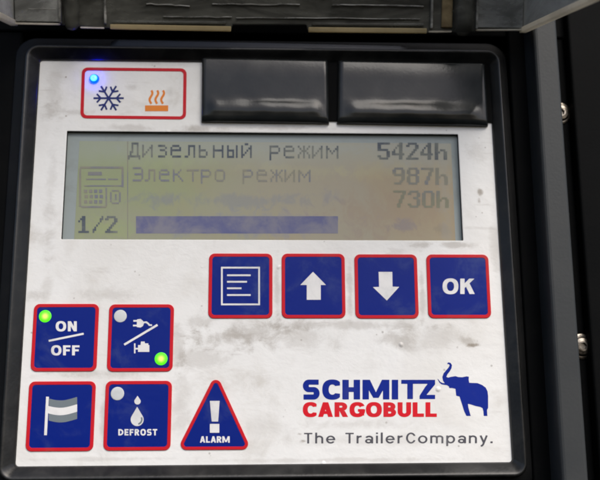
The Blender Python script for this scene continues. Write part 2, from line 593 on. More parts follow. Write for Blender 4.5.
def glyph(ch, s):
    h = s * .86
    if ch == 'I':
        return s, [(1, rect(0, 0, s, 1))]
    if ch == 'H':
        w = .50 + s
        return w, [(1, rect(0, 0, s, 1)), (1, rect(w - s, 0, w, 1)), (1, rect(s / 2, .5 - h / 2, w - s / 2, .5 + h / 2))]
    if ch == 'T':
        w = .48 + s
        return w, [(1, rect(0, 1 - h, w, 1)), (1, rect(w / 2 - s / 2, 0, w / 2 + s / 2, 1))]
    if ch == 'L':
        w = .36 + s
        return w, [(1, rect(0, 0, s, 1)), (1, rect(0, 0, w, h))]
    if ch in 'EF':
        w = .38 + s
        r = [(1, rect(0, 0, s, 1)), (1, rect(0, 1 - h, w, 1)), (1, rect(0, .5 - h / 2, w * .9, .5 + h / 2))]
        if ch == 'E':
            r.append((1, rect(0, 0, w, h)))
        return w, r
    if ch == 'Z':
        w = .46 + s
        return w, [(1, rect(0, 1 - h, w, 1)), (1, rect(0, 0, w, h)), (1, [(0, h * .9), (s * 1.3, h * .9), (w, 1 - h * .9), (w - s * 1.3, 1 - h * .9)])]
    if ch == 'N':
        w = .50 + s
        return w, [(1, rect(0, 0, s, 1)), (1, rect(w - s, 0, w, 1)), (1, [(0, 1), (s * 1.05, 1), (w, 0), (w - s * 1.05, 0)])]
    if ch == 'M':
        w = .62 + s * 2.0
        return w, [(1, [(0, 0), (s, 0), (s, .75), (s * 1.1, 1), (0, 1)]), (1, [(w, 0), (w - s, 0), (w - s, .75), (w - s * 1.1, 1), (w, 1)]),
                   (1, [(0.02, 1), (s * 1.15, 1), (w / 2 + s * .42, 0.08), (w / 2 - s * .42, 0.08)]),
                   (1, [(w - .02, 1), (w - s * 1.15, 1), (w / 2 - s * .42, 0.08), (w / 2 + s * .42, 0.08)])]
    if ch == 'A':
        w = .56 + s
        return w, [(1, [(0, 0), (s, 0), (w / 2 + s * .5, 1), (w / 2 - s * .55, 1)]), (1, [(w, 0), (w - s, 0), (w / 2 - s * .5, 1), (w / 2 + s * .55, 1)]),
                   (1, rect(w * .2, .2, w * .8, .2 + h * .85))]
    if ch == 'O':
        w = .62 + s
        return w, ell(w / 2, .5, w / 2, .515, s)
    if ch in 'CG':
        w = .54 + s
        r = ell(w * .54, .5, w * .54, .515, s)
        if ch == 'C':
            return w * (.95 if s > .2 else 1), r + [(-1, [(w * .6, .5), (w * .66, .68), (w * 1.3, .74), (w * 1.3, .26), (w * .66, .32)]), (-1, rect(w * (.95 if s > .2 else 1.1), -.1, w * 1.4, 1.1))]
        return w + .02, r + [(-1, [(w * .62, .5), (w * .78, .5 + .2), (w * 1.3, .82), (w * 1.3, .52), (w * .62, .52)]), (1, rect(w * .58, .54 - h * .8, w * 1.01, .54)),
                             (1, rect(w * 1.01 - s, .1, w * 1.01, .54))]
    if ch == 'S':
        w = .48 + s
        r = (1 - h) / 4
        rx = (w - s) / 2
        cx = w / 2
        path = [(w * .93, 1 - h / 2), (w * .62, 1 - h / 2)] + arc(w * .36, 1 - h / 2 - r, w * .36 - s / 2, r, 90, 270, 14) + \
            arc(w * .64, h / 2 + r, w * .36 - s / 2, r, 90, -90, 14) + [(w * .38, h / 2), (w * .05, h / 2)]
        return w, [(1, stroke(path, s * .92))]
    if ch == 'D':
        w = .56 + s
        return w, bowl(0, 0, w, 1, s)
    if ch == 'B':
        w = .44 + s
        hm = .52
        return w, bowl(0, hm - h * .45, w * .95, 1, s, .86) + [(1, b_) if a_ > 0 else (-1, b_) for a_, b_ in bowl(0, 0, w, hm + h * .35, s, .86)] + [(1, rect(0, 0, s, 1))]
    if ch == 'R':
        w = .44 + s
        return w + .04, bowl(0, .40, w, 1, s, .86) + [(1, rect(0, 0, s, 1)), (1, [(w * .38, .42), (w * .38 + s * 1.1, .42), (w + .05, 0), (w + .05 - s * 1.12, 0)])]
    if ch == 'U':
        w = .48 + s
        r = w / 2
        o = [(0, 1), (0, r * .9)] + arc(r, r * .9, r, r * .9 + .012, 180, 360) + [(w, 1)]
        i = [(s, 1.1), (s, r * .9)] + arc(r, r * .9, r - s, r * .9 - h, 180, 360) + [(w - s, 1.1)]
        return w, [(1, o), (-1, i)]
    if ch == 'K':
        w = .52 + s
        return w, [(1, rect(0, 0, s, 1)), (1, [(s * .9, .36), (s * .9, .66), (w - s * 1.15, 1), (w + .01, 1)]), (1, [(w * .36, .58), (w * .36 + s * .9, .74), (w + .03, 0), (w + .03 - s * 1.2, 0)])]
    if ch == 'P':
        w = .46 + s
        return w, bowl(0, .42, w, 1, s, .86) + [(1, rect(0, 0, s, 1))]
    # lower case (x-height .73)
    xh = .73
    if ch == 'l':
        return s, [(1, rect(0, 0, s, 1.02))]
    if ch == 'i':
        return s, [(1, rect(0, 0, s, xh)), (1, rect(0, .88, s, 1.02))]
    if ch == '.':
        return s * 1.1, [(1, rect(0, 0, s * 1.15, s * 1.15))]
    if ch == 'o':
        w = .56 + s
        return w, ell(w / 2, xh / 2, w / 2, xh / 2 + .01, s)
    if ch == 'e':
        w = .54 + s
        return w, ell(w / 2, xh / 2, w / 2, xh / 2 + .01, s) + [(-1, [(w * .5, xh * .42), (w * 1.2, xh * .42), (w * 1.2, xh * .2), (w * .86, xh * .24), (w * .6, xh * .3)]),
                                                              (1, rect(s * .5, xh / 2 - s * .35, w - s * .2, xh / 2 + s * .45))]
    if ch == 'a':
        w = .46 + s
        return w, ell(w * .44, xh * .29, w * .44, xh * .30, s) + [(1, rect(w - s, 0, w, xh * .7)), (1, stroke(arc(w * .5, xh * .64, w * .5 - s / 2, xh * .36 - s / 2, 0, 160), s))]
    if ch in 'nh':
        w = .46 + s
        return w, [(1, rect(0, 0, s, 1.02 if ch == 'h' else xh)), (1, stroke([(w - s / 2, 0)] + arc(w / 2, xh - .28, w / 2 - s / 2, .28 - s / 2 + .01, 0, 172), s))]
    if ch == 'm':
        w = .84 + s
        q = (w - s) / 2
        return w, [(1, rect(0, 0, s, xh)), (1, stroke([(q + s / 2, 0)] + arc(q / 2 + s / 2, xh - .22, q / 2, .22 - s / 2 + .01, 0, 172), s)),
                   (1, stroke([(2 * q + s / 2, 0)] + arc(1.5 * q + s / 2, xh - .22, q / 2, .22 - s / 2 + .01, 0, 172), s))]
    if ch == 'r':
        return .28 + s, [(1, rect(0, 0, s, xh)), (1, stroke(arc(.26 + s / 2, xh - .30, .26, .30 - s / 2, 178, 80), s))]
    if ch == 'p':
        w = .52 + s
        return w, ell(w / 2, xh / 2, w / 2, xh / 2 + .01, s) + [(1, rect(0, -.27, s, xh))]
    if ch == 'y':
        w = .50 + s * .6
        return w, [(1, stroke([(s * .4, xh), (w / 2 + .01, .05)], s)), (1, stroke([(w - s * .4, xh), (w / 2 - .04, -.12), (w / 2 - .13, -.24), (w * .12, -.25)], s))]
    return .3, []


def word(txt, x0, y0, x1, y1, s, gap=.12, slope=0.0, space=.42):
    """outlines of a word fitted to the photo box (y0 cap top, y1 baseline)"""
    items, pen = [], 0.0
    for ch in txt:
        if ch == ' ':
            pen += space
            continue
        w, sh = glyph(ch, s)
        items.append((pen, sh))
        pen += w + gap
    tot = pen - gap
    kx, ky = (x1 - x0) / tot, y1 - y0
    out = []
    for off, sh in items:
        for sg, poly in sh:
            out.append((sg, [(x0 + (off + p[0]) * kx, y1 - p[1] * ky + slope * (off + p[0]) * kx) for p in poly]))
    return out


def word_draw(name, txt, x0, y0, x1, y1, s, z, mat, parent, cell=.3, **kw):
    # letters are contoured one by one (a cut in one must not touch the next), then joined in one mark
    items, pen = [], 0.0
    gap, slope, space = kw.get('gap', .12), kw.get('slope', 0.0), kw.get('space', .42)
    ws = [(ch, glyph(ch, s)[0] if ch != ' ' else space - gap) for ch in txt]
    tot = sum(w for _, w in ws) + gap * (len(ws) - 1)
    kx, ky = (x1 - x0) / tot, y1 - y0
    obs = []
    for ch, w in ws:
        if ch != ' ':
            sh = [(sg, [(x0 + (pen + p[0]) * kx, y1 - p[1] * ky + slope * (pen + p[0]) * kx) for p in poly]) for sg, poly in glyph(ch, s)[1]]
            obs.append(draw(name, sh, z, mat, None, cell))
        pen += w + gap
    return join(name, obs, parent)


def join(name, obs, parent, label=None):
    bm = bmesh.new()
    mats = list(obs[0].data.materials)
    for o in obs:
        bm.from_mesh(o.data)
    me = bpy.data.meshes.new(name)
    bm.to_mesh(me)
    bm.free()
    for o in obs:
        md = o.data
        bpy.data.objects.remove(o)
        bpy.data.meshes.remove(md)
    return link(name, me, mats[0], parent, label)


# ================================================================ enclosure round the panel
house = empty('equipment_housing', (0, 0, 0), 'black plastic equipment housing with clear flip-up lid, framing the white control panel', 'housing')
# floor of the recess, with stepped sides
box('back_plate', -230, 230, -175, 250, -16, -10, 'housing', house, 0)
xr0 = P(513, 260, -4)[0]
box('recess_step', P(513, 260, -5)[0], P(541, 260, -5)[0], -170, 128, -10, -5, 'housing', house, 1.2)
box('recess_step', P(521, 260, 0)[0], P(541, 260, 0)[0], -170, 128, -4.99, 0, 'housing', house, 1.0)
xl1 = P(7, 300, -3)[0]
box('recess_step', -175, xl1, -170, 128, -10, -3, 'housing', house, 1.5)
# raised rail on the right
xa, xb = P(548.5, 260, 14)[0], P(573.5, 260, 14)[0]
box('side_rail', xa, xb, -170, 150, -9.99, 14, 'post', house, 1.6, 'grey upright rail beside the recess')
# flange beyond it, carrying two screws
box('side_flange', xb + .02, xb + 9, -170, 150, -9.98, -3, 'housing', house, .8)
box('side_flange', xb + 9.02, xb + 60, -170, 150, -9.97, 3, 'housing', house, 1.2)
box('top_rail', -175, 175, P(300, 35, -2)[1], P(300, 35, -2)[1] + 45, -9.96, -2, 'housing', house, 1.0)


def screw(px, py, r, rotz, z=-3.0):
    cx, cy, _ = P(px, py, z)
    vs_, fs = [], []
    prof = [(r * 1.28, .02), (r * 1.28, .5), (r * 1.12, .7), (r * 1.0, .75), (r * .97, 1.4), (r * .82, 2.0), (r * .5, 2.3), (r * .40, 2.32), (r * .36, 1.0), (0.02, .95)]
    n = 32
    for q, h in prof:
        for k in range(n):
            a_ = 2 * math.pi * k / n + rotz
            rr = q
            if q <= r * .41:                        # hexagonal socket
                b_ = (a_ - rotz) % (math.pi / 3) - math.pi / 6
                rr = q * .866 / math.cos(b_)
            vs_.append((cx + rr * math.cos(a_), cy + rr * math.sin(a_), z + h))
    for j in range(len(prof) - 1):
        for k in range(n):
            fs.append((j * n + k, j * n + (k + 1) % n, (j + 1) * n + (k + 1) % n, (j + 1) * n + k))
    mesh('screw', vs_, fs, 'steel', house, smooth=False)


screw(559.8, 113.5, 3.9, .3)
screw(581.3, 346.5, 4.2, .1)

# ---------------------------------------------------------------- lid, flipped up: plate with raised side walls
TH = math.radians(17.7)
HZ = 9.0
HY = P(270, 31, HZ)[1]
UU = np.array([0, math.cos(TH), math.sin(TH)])
DD = np.array([0, -math.sin(TH), math.cos(TH)])


def LP(x, a_, b_):
    q = np.array([x, HY, HZ]) + a_ * UU + b_ * DD
    return tuple(q)


def lid_at(px, py, b_=0.0):
    """lid coordinates (x, a) of the plate level b seen at a photo position"""
    d = M.T @ np.array([(px - 300) / F, (py - 240) / F, 1.0])
    o = np.array([0, HY, HZ]) + b_ * DD
    s = ((o - CAMP) @ DD) / (d @ DD)
    q = CAMP + s * d
    return q[0], (q - o) @ UU


def lid_prism(name, out, b0, b1, mat, parent, bevel=.3, label=None):
    n = len(out)
    v = [LP(x, a_, b0) for x, a_ in out] + [LP(x, a_, b1) for x, a_ in out]
    f = [tuple(range(n)), tuple(range(2 * n - 1, n - 1, -1))] + [(i, (i + 1) % n, n + (i + 1) % n, n + i) for i in range(n)]
    return mesh(name, v, f, mat, parent, label, bevel=bevel)


B1 = 2.5
lid_px = [(14, 23.5), (58, 24.5), (110, 28), (231, 30.5), (232.5, 24.5), (306, 24.5), (308.5, 31.3), (428, 32.5), (474, 32), (523, 30.5)]
lo_ = [lid_at(*p, B1) for p in lid_px]
x_l, x_r = lo_[0][0], lo_[-1][0]
lid = lid_prism('lid', lo_ + [(x_r, 185), (x_l, 185)], 0, B1, 'lid', house, .4, 'scuffed clear plastic lid swung up above the panel')


def lid_bar(name, pts, h_px, b0, b1, mat, bevel=.35):
    """a moulding along the plate: photo polyline (lower edge) with a height in photo units"""
    lo = [lid_at(px, py, b1) for px, py in pts]
    hi = [lid_at(px, py - h_px, b1) for px, py in pts][::-1]
    return lid_prism(name, lo + hi, b0, b1, mat, lid, bevel)


lid_bar('rim', [(110, 29), (231, 31.2)], 5.0, B1 + .01, B1 + 1.6, 'lid_edge_cream')
lid_bar('rim', [(308.5, 32), (427, 33.2)], 5.0, B1 + .01, B1 + 1.6, 'lid_edge_cream')
lid_bar('rim', [(14, 24.2), (60, 25)], 1.8, B1 + .01, B1 + 1.3, 'lid_edge')
lid_bar('rim', [(80, 28.0), (104, 28.6)], 1.4, B1 + .01, B1 + 1.3, 'lid_edge')
lid_bar('rim', [(429, 32.4), (452, 32.2)], 1.6, B1 + .01, B1 + 1.3, 'lid_edge')
lid_bar('rim', [(476, 30.8), (523, 30.6)], 1.8, B1 + .01, B1 + 1.3, 'lid_edge')
for xa_, xb_ in ((15.5, 60.5), (477, 522.5)):
    p0, p1 = lid_at(xa_, 21, B1)[0], lid_at(xb_, 21, B1)[0]
    lid_prism('hinge_bracket', [(p0, 2.2), (p1, 2.2), (p1, 70), (p0, 70)], B1 + .02, B1 + .9, 'lid_end', lid, .3)
# cross ribs
rr_ = random.Random(3)
for x0_, x1_, y0_, y1_, h_ in ((163, 232, 17.4, 18.0, 1.3), (236, 420, 18.0, 19.4, 1.1), (146, 190, 4.6, 6.6, 1.5), (212, 300, 4.4, 5.6, 1.5), (332, 424, 5.4, 6.8, 1.6), (28, 56, 9, 9.4, 1.0)):
    nn_ = 9
    lid_bar('rib', [(x0_ + (x1_ - x0_) * k / nn_, y0_ + (y1_ - y0_) * k / nn_ + rr_.uniform(-.55, .55)) for k in range(nn_ + 1)], h_, B1 + .01, B1 + 1.0, 'lid_rib', .45)
lid_bar('rib', [(112, 23.5), (226, 24.5)], 3.2, B1 + .01, B1 + 1.0, 'lid', .45)
lid_bar('rib', [(312, 25.5), (424, 26.5)], 3.2, B1 + .01, B1 + 1.0, 'lid', .45)


def lid_tube(name, px, py, r, a_len, b_c, mat):
    """upright round moulding with a domed lower end"""
    x, a0 = lid_at(px, py, b_c)
    n, vs_, fs = 16, [], []
    rings = [(a0, .05), (a0 + r * .15, r * .55), (a0 + r * .5, r * .88), (a0 + r, r), (a0 + a_len, r)]
    for aa, rr in rings:
        for k in range(n):
            t = 2 * math.pi * k / n
            vs_.append(LP(x + rr * math.cos(t), aa, b_c + rr * math.sin(t)))
    for j in range(len(rings) - 1):
        for k in range(n):
            fs.append((j * n + k, j * n + (k + 1) % n, (j + 1) * n + (k + 1) % n, (j + 1) * n + k))
    fs.append(tuple(range((len(rings) - 1) * n, len(rings) * n)))
    return mesh(name, vs_, fs, mat, lid, smooth=True)


lid_tube('hinge_pin', 72, 30.8, 3.2, 60, B1 + 3.2, 'lid')
lid_tube('hinge_pin', 463, 36.5, 4.0, 60, B1 + 3.2, 'lid')
for px in (61, 106, 431, 476):
    xx_, _ = lid_at(px, 20, B1)
    lid_prism('rib', [(xx_ - .5, 1.5), (xx_ + .5, 1.5), (xx_ + .5, 150), (xx_ - .5, 150)], B1 + .015, B1 + 2.2, 'lid_rib', lid, .3)
x1_, _ = lid_at(441, 20, B1)
x2_, _ = lid_at(452, 20, B1)
lid_prism('rib', [(x1_, 2), (x2_, 2), (x2_, 150), (x1_, 150)], B1 + .012, B1 + 1.2, 'lid_amber', lid, .5)
# side walls running out towards the viewer
for sx, xe in ((1, x_r), (-1, x_l)):
    a_in, a_out = xe + .02 * sx, xe + 2.2 * sx
    al = lo_[-1][1] if sx > 0 else lo_[0][1]
    q = [(x, a_, b_) for b_ in (0, 105) for a_ in (al + 1.5, 185) for x in (a_in, a_out)]
    f = [(0, 1, 3, 2), (4, 6, 7, 5), (0, 4, 5, 1), (2, 3, 7, 6), (0, 2, 6, 4), (1, 5, 7, 3)]
    mesh('side_wall', [LP(*p) for p in q], f, 'lid_side', lid, bevel=.4)
    q = [(x, a_, b_) for b_ in (0, 105) for a_ in (al - .8, al + 1.48) for x in (a_in - 1.0 * sx, a_out)]
    mesh('rim', [LP(*p) for p in q], f, 'lid_edge', lid, bevel=.4)

q = [(x, a_, b_) for b_ in (0.02, 105) for a_ in (185.02, 187) for x in (x_l - 2.2, x_r + 2.2)]
mesh('shading_end_wall', [LP(*p) for p in q], f, 'lid_side', lid, bevel=.4)  # far wall of the lid, out of view, added to shade the panel top

# ================================================================ the control panel
panel = empty('control_panel', (0, 0, 0), 'grimy white control panel with blue red-bordered keys and small display in black bezel', 'control panel')
FACE = quad_px((41.0, 61.3), (487.5, 66), (511.3, 461.3), (16.3, 465.6))
# ---- display window in the face
WIN = quad_px((67.0, 131.0), (458, 134.3), (463.2, 240.6), (61.3, 239.2))
ZL = -2.2
n_c = 6
loops('faceplate', [(rquad(FACE, .6, .8, n_c), -.02), (rquad(FACE, 1.5, .3, n_c), 0), (rquad(WIN, .4, .25, n_c), 0.0), (rquad(WIN, .35, .02, n_c), -.12)], 'white', panel)

# ---- bezel: rounded frame, crest about 5 mm out
prof = [(.28, -.6, 1.4), (.30, .5, 1.4), (.9, 1.3, 2.0), (3.6, 3.6, 3.6), (4.3, 4.3, 4.2), (4.9, 4.6, 4.6), (5.5, 4.4, 5.2), (6.0, 3.7, 5.6), (6.4, 2.4, 6.0),
        (6.7, -.6, 6.2), (6.8, -6, 6.4)]
flange = [(6.75, -.9, 6.4), (11.2, -1.6, 8.6), (11.8, -2.2, 8.8), (12, -9.9, 9)]
def face_for(d_):
    sh = np.array([.24 * max(d_ - .9, 0), 0])                        # the frame is slimmer on its right side
    return [FACE[0][:2], np.array(FACE[1][:2]) - sh, np.array(FACE[2][:2]) - sh * .4, FACE[3][:2]]


loops('bezel', [(rquad(face_for(d_), r_, d_, 8), z_) for d_, z_, r_ in prof], 'bezel', panel, smooth=True)
loops('bezel_flange', [(rquad(face_for(d_), r_, d_, 8), z_) for d_, z_, r_ in flange], 'flange', panel, smooth=True)
# sloping lip along the top of the frame
yt = FACE[0][1]
xl_, xr_ = P(110, 42, 2)[0], P(408, 42, 2)[0]
lv = []
for xe_, k_ in ((xl_, -3), (xl_ + 4, 0), (xr_ - 4, 0), (xr_, -3)):
    for y_, z_ in ((5.2, 4.0), (6.1, 3.6), (9.6, 2.0), (10.4, 1.2), (10.5, -6)):
        lv.append((xe_, yt + y_ - (xe_ - xl_) / (xr_ - xl_) * 1.2, z_ + k_ * .8 if z_ > 0 else z_))
mesh('bezel_lip', lv, [(5 * a_ + b_, 5 * a_ + b_ + 1, 5 * a_ + b_ + 6, 5 * a_ + b_ + 5) for a_ in range(3) for b_ in range(4)], 'bezel', panel, flat=True, smooth=True)

# ---- display
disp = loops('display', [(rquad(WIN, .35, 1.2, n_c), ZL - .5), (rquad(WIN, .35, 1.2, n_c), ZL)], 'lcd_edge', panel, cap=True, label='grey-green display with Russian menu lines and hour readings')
loops('window_edge', [(rquad(WIN, .35, .01, n_c), -.13), (rquad(WIN, .35, .01, n_c), ZL + .02)], 'black', disp)
ACT = quad_px((79.5, 141.0), (451, 143.5), (455.5, 241.5), (74, 241.5), ZL + .06)
v4 = [(p[0], p[1], ZL + .06) for p in ACT]
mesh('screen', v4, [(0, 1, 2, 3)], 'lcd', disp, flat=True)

ZT = ZL + .12
FONT = {
    'Д': ['..####..', '..#..#..', '..#..#..', '..#..#..', '.##..#..', '.#...#..', '#######.', '#.....#.'],
    'и': ['........', '#....#..', '#...##..', '#..#.#..', '#.#..#..', '##...#..', '#....#..', '........'],
    'з': ['........', '.####...', '.....#..', '..###...', '.....#..', '.....#..', '.####...', '........'],
    'е': ['........', '.####...', '#....#..', '######..', '#.......', '#.......', '.#####..', '........'],
    'л': ['........', '..####..', '..#..#..', '..#..#..', '..#..#..', '..#..#..', '##...#..', '........'],
    'ь': ['........', '#.......', '#.......', '####....', '#...#...', '#...#...', '####....', '........'],
    'н': ['........', '#....#..', '#....#..', '######..', '#....#..', '#....#..', '#....#..', '........'],
    'ы': ['........', '#....#..', '#....#..', '####.#..', '#..#.#..', '#..#.#..', '####.#..', '........'],
    'й': ['..##....', '#....#..', '#...##..', '#..#.#..', '#.#..#..', '##...#..', '#....#..', '........'],
    'р': ['........', '#####...', '#....#..', '#....#..', '#####...', '#.......', '#.......', '#.......'],
    'ж': ['........', '#..#..#.', '.#.#.#..', '..###...', '.#.#.#..', '#..#..#.', '#..#..#.', '........'],
    'м': ['........', '#.....#.', '##...##.', '#.#.#.#.', '#..#..#.', '#.....#.', '#.....#.', '........'],
    'Э': ['.#####..', '......#.', '......#.', '..#####.', '......#.', '......#.', '.#####..', '........'],
    'к': ['........', '#...#...', '#..#....', '###.....', '#..#....', '#...#...', '#....#..', '........'],
    'т': ['........', '#######.', '...#....', '...#....', '...#....', '...#....', '...#....', '........'],
    'о': ['........', '.####...', '#....#..', '#....#..', '#....#..', '#....#..', '.####...', '........'],
    '5': ['#######.', '##......', '##......', '######..', '.....##.', '.....##.', '##...##.', '.#####..'],
    '4': ['....##..', '...###..', '..#.##..', '.#..##..', '##..##..', '#######.', '....##..', '....##..'],
    '2': ['.#####..', '##...##.', '.....##.', '....##..', '...##...', '..##....', '.##.....', '#######.'],
    'h': ['##......', '##......', '##......', '##.###..', '###..##.', '##...##.', '##...##.', '##...##.'],
    '9': ['.#####..', '##...##.', '##...##.', '.######.', '.....##.', '.....##.', '....##..', '.####...'],
    '8': ['.#####..', '##...##.', '##...##.', '.#####..', '##...##.', '##...##.', '##...##.', '.#####..'],
    '7': ['#######.', '.....##.', '....##..', '....##..', '...##...', '...##...', '..##....', '..##....'],
    '3': ['.#####..', '##...##.', '.....##.', '...###..', '.....##.', '.....##.', '##...##.', '.#####..'],
    '0': ['.#####..', '##...##.', '##...##.', '##...##.', '##...##.', '##...##.', '##...##.', '.#####..'],
    '1': ['...##...', '..###...', '.#.##...', '...##...', '...##...', '...##...', '...##...', '.######.'],
    '/': ['......#.', '.....##.', '.....#..', '....#...', '...#....', '..#.....', '.##.....', '.#......'],
}


def cells(name, items, mat, label=None, z=ZT, fill=.97):
    """items: (x0, y0, w, h) rectangles in photo units on the display"""
    vs_, fs = [], []
    for x, y, w, h in items:
        k = len(vs_)
        vs_ += [P(x, y, z), P(x + w, y, z), P(x + w, y + h, z), P(x, y + h, z)]
        fs.append((k, k + 1, k + 2, k + 3))
    return mesh(name, vs_, fs, mat, disp, label, flat=True)


def lcd_text(txt, x, y, pitch, h, skew=0.0):
    out = []
    cw, chh = pitch / 8, h / 8
    for i, ch in enumerate(txt):
        bmp = FONT.get(ch)
        if not bmp:
            continue
        for r, row in enumerate(bmp):
            c0 = None
            for cidx in range(9):
                on = cidx < 8 and row[cidx] == '#'
                if on and c0 is None:
                    c0 = cidx
                if not on and c0 is not None:
                    out.append((x + i * pitch + c0 * cw, y + r * chh + skew * i, (cidx - c0) * cw * 1.0, chh * .98))
                    c0 = None
    return out


cells('display_text', lcd_text('Дизельный режим', 128, 142.5, 14.15, 17.0, .09), 'lcd_dark')
cells('display_text', lcd_text('5424h', 377.5, 142.5, 14.3, 17.0, .1), 'lcd_dark')
cells('display_text', lcd_text('Электро режим', 131, 167.0, 13.95, 16.5, .05), 'lcd_mid')
cells('display_text', lcd_text('987h', 392.5, 167.5, 14.3, 17.0, .1), 'lcd_mid')
cells('display_text', lcd_text('730h', 393.5, 190.5, 14.3, 17.0, .1), 'lcd_faint')
cells('display_text', lcd_text('1/2', 76.5, 216, 14.3, 17.0), 'lcd_dark')
# the third line has washed out; the fourth is selected
cells('selection_bar', [(136, 216.2, 202, 17.3)], 'lcd_bar', z=ZT - .03)
# menu picture: a small unit with a keypad
ic = [(80, 166.5, 43.5, 2.2), (79, 168.7, 2.2, 38), (121.5, 168.7, 2.2, 18.5), (81.2, 206.0, 25, 1.9), (84, 185.2, 37.5, 1.4), (88, 171.8, 14, 3.6), (86, 178.6, 20, 1.4), (108, 178.6, 10, 1.4),
      (105.5, 188, 1.6, 18)]
for r in range(3):
    for k in range(4):
        ic.append((84 + 5 * k + .6 * (r % 2), 189.5 + 5.3 * r, 3.4, 3.4))
ic += [(112, 190, 7, 1.6), (110, 192, 1.8, 10), (119, 192, 1.8, 10), (112, 202.4, 7, 1.6), (115, 194, 1.6, 6)]
cells('menu_icon', ic, 'lcd_faint').data.materials[0] = MATS['lcd_mid']
cells('column_line', [(127.2, 141.5, .9, 99)], 'lcd_mid', z=ZT - .045)

# ---- keys
ZK, ZP, ZI = .45, .34, .42


def key(cx, cy, w, h, label, r=2.4):
    x, y, _ = P(cx, cy)
    q = [(x - w / 2, y + h / 2), (x + w / 2, y + h / 2), (x + w / 2, y - h / 2), (x - w / 2, y - h / 2)]
    b = loops('key', [(rquad(q, r - 1.0, -1.0, 5), .02), (rquad(q, r - 1.0, -1.0, 5), ZP - .02), (rquad(q, max(r - 1.6, .5), -2.2, 5), ZP), (rquad(q, .4, -6.0, 5), ZP + .03)],
              'blue', panel, cap=True, label=label)
    loops('border', [(rquad(q, r, 0, 5), .01), (rquad(q, r, -.02, 5), ZK - .12), (rquad(q, r - .1, -.16, 5), ZK), (rquad(q, r - 1.0, -1.32, 5), ZK), (rquad(q, r - 1.05, -1.44, 5), ZP - .05)],
          'red', b)
    return b


k_list = key(240.6, 285.8, 26.9, 27.6, 'blue key with a white list of lines in a square')
k_up = key(313.4, 285.8, 26.9, 27.6, 'blue key with a white arrow pointing up')
k_dn = key(386.3, 286.3, 26.9, 27.5, 'blue key with a white arrow pointing down')
k_ok = key(458.4, 286.2, 26.9, 27.4, 'blue key lettered OK')
k_on = key(65.2, 337.4, 26.8, 27.8, 'blue key lettered ON and OFF with a green lamp')
k_plug = key(140.8, 337.7, 26.9, 27.8, 'blue key with a plug over a motor and a green lamp')
k_flag = key(61.1, 416.0, 27.0, 27.8, 'blue key with a grey and white flag')
k_def = key(138.0, 415.4, 27.0, 27.8, 'blue key with two water drops, lettered DEFROST')


def Z(ox, oy, k):
    return lambda pts: [(ox + p[0] / k, oy + p[1] / k) for p in pts]


z1 = Z(200, 245, 4)
draw('list_symbol', [(1, z1(rect(84, 87, 240, 241))), (-1, z1(rect(91, 94, 233, 234))), (1, z1(rect(108, 117.5, 203, 124.5))), (1, z1(rect(108, 143.5, 188, 150.5))),
                     (1, z1(rect(108, 169.5, 166, 176.5))), (1, z1(rect(108, 196.5, 203, 203.5)))], ZI, 'ink_white', k_list, .28)
draw('arrow_symbol', [(1, z1([(452, 107), (504, 160), (483, 160), (483, 219), (427, 219), (427, 160), (401, 160)]))], ZI, 'ink_white', k_up, .3)
z2 = Z(345, 245, 3.871)
draw('arrow_symbol', [(1, z2([(130, 104), (183, 104), (184, 161), (210, 162), (162, 215), (108, 163), (132, 162)]))], ZI, 'ink_white', k_dn, .3)
word_draw('lettering', 'OK', 442.6, 278.6, 474.2, 294.0, .235, ZI, 'ink_white', k_ok, .28, gap=.10)
word_draw('lettering', 'ON', 55.7, 321.2, 76.8, 331.3, .24, ZI, 'ink_white', k_on, .22, gap=.14)
word_draw('lettering', 'OFF', 51.1, 345.3, 79.5, 355.3, .24, ZI, 'ink_white', k_on, .22, gap=.13)
z3 = Z(20, 295, 6)
draw('slash', [(1, z3(stroke([(172, 275), (382, 232)], 12)))], ZI, 'ink_white', k_on, .25)
z4 = Z(100, 295, 6)
draw('slash', [(1, z4(stroke([(145, 298), (345, 179)], 13)))], ZI, 'ink_white', k_plug, .25)
draw('plug_symbol', [(1, z4([(222, 146), (243, 143), (258, 155), (264, 170), (258, 186), (243, 195), (220, 192)])), (1, z4(rect(200, 150, 226, 160))), (1, z4(rect(198, 178, 224, 188))),
                     (1, z4(stroke([(258, 165), (278, 163), (290, 172), (296, 180), (312, 181)], 10)))], ZI, 'ink_white', k_plug, .2)
draw('motor_symbol', [(1, z4(rect(228, 300, 296, 341))), (1, z4([(243, 302), (246, 279), (268, 279), (271, 302)])), (1, z4(rect(204, 290, 213, 350))), (1, z4(rect(210, 317, 230, 327))), (1, z4(rect(268, 290, 290, 302)))],
     ZI, 'ink_white', k_plug, .2)
z5 = Z(20, 375, 6)


def band(y0, y1, x0=170, x1=343):
    f = lambda t: 13 * math.sin(math.pi * t * 1.15) * (1 if t < .87 else 1) - 4 * t
    tt = [k / 16 for k in range(17)]
    return [(x0 + (x1 - x0) * t, y0 + f(t)) for t in tt] + [(x0 + (x1 - x0) * t, y1 + f(t)) for t in tt[::-1]]


flag = draw('flag_symbol', [(1, z5(band(185, 230))), (1, z5(stroke([(165, 130), (153, 361)], 17)))], ZI, 'ink_white', k_flag, .25)
draw('flag_stripe', [(1, z5(band(141, 184.6, 174))), (1, z5(band(230.4, 273, 172)))], ZI - .005, 'flag_grey', k_flag, .25)
z6 = Z(100, 375, 6)


def drop(cx, cy, r, top):
    a0 = math.degrees(math.asin(min(r / (cy - top), 1)))
    return [(cx, top)] + arc(cx, cy, r, r, -a0, 180 + a0, 26)


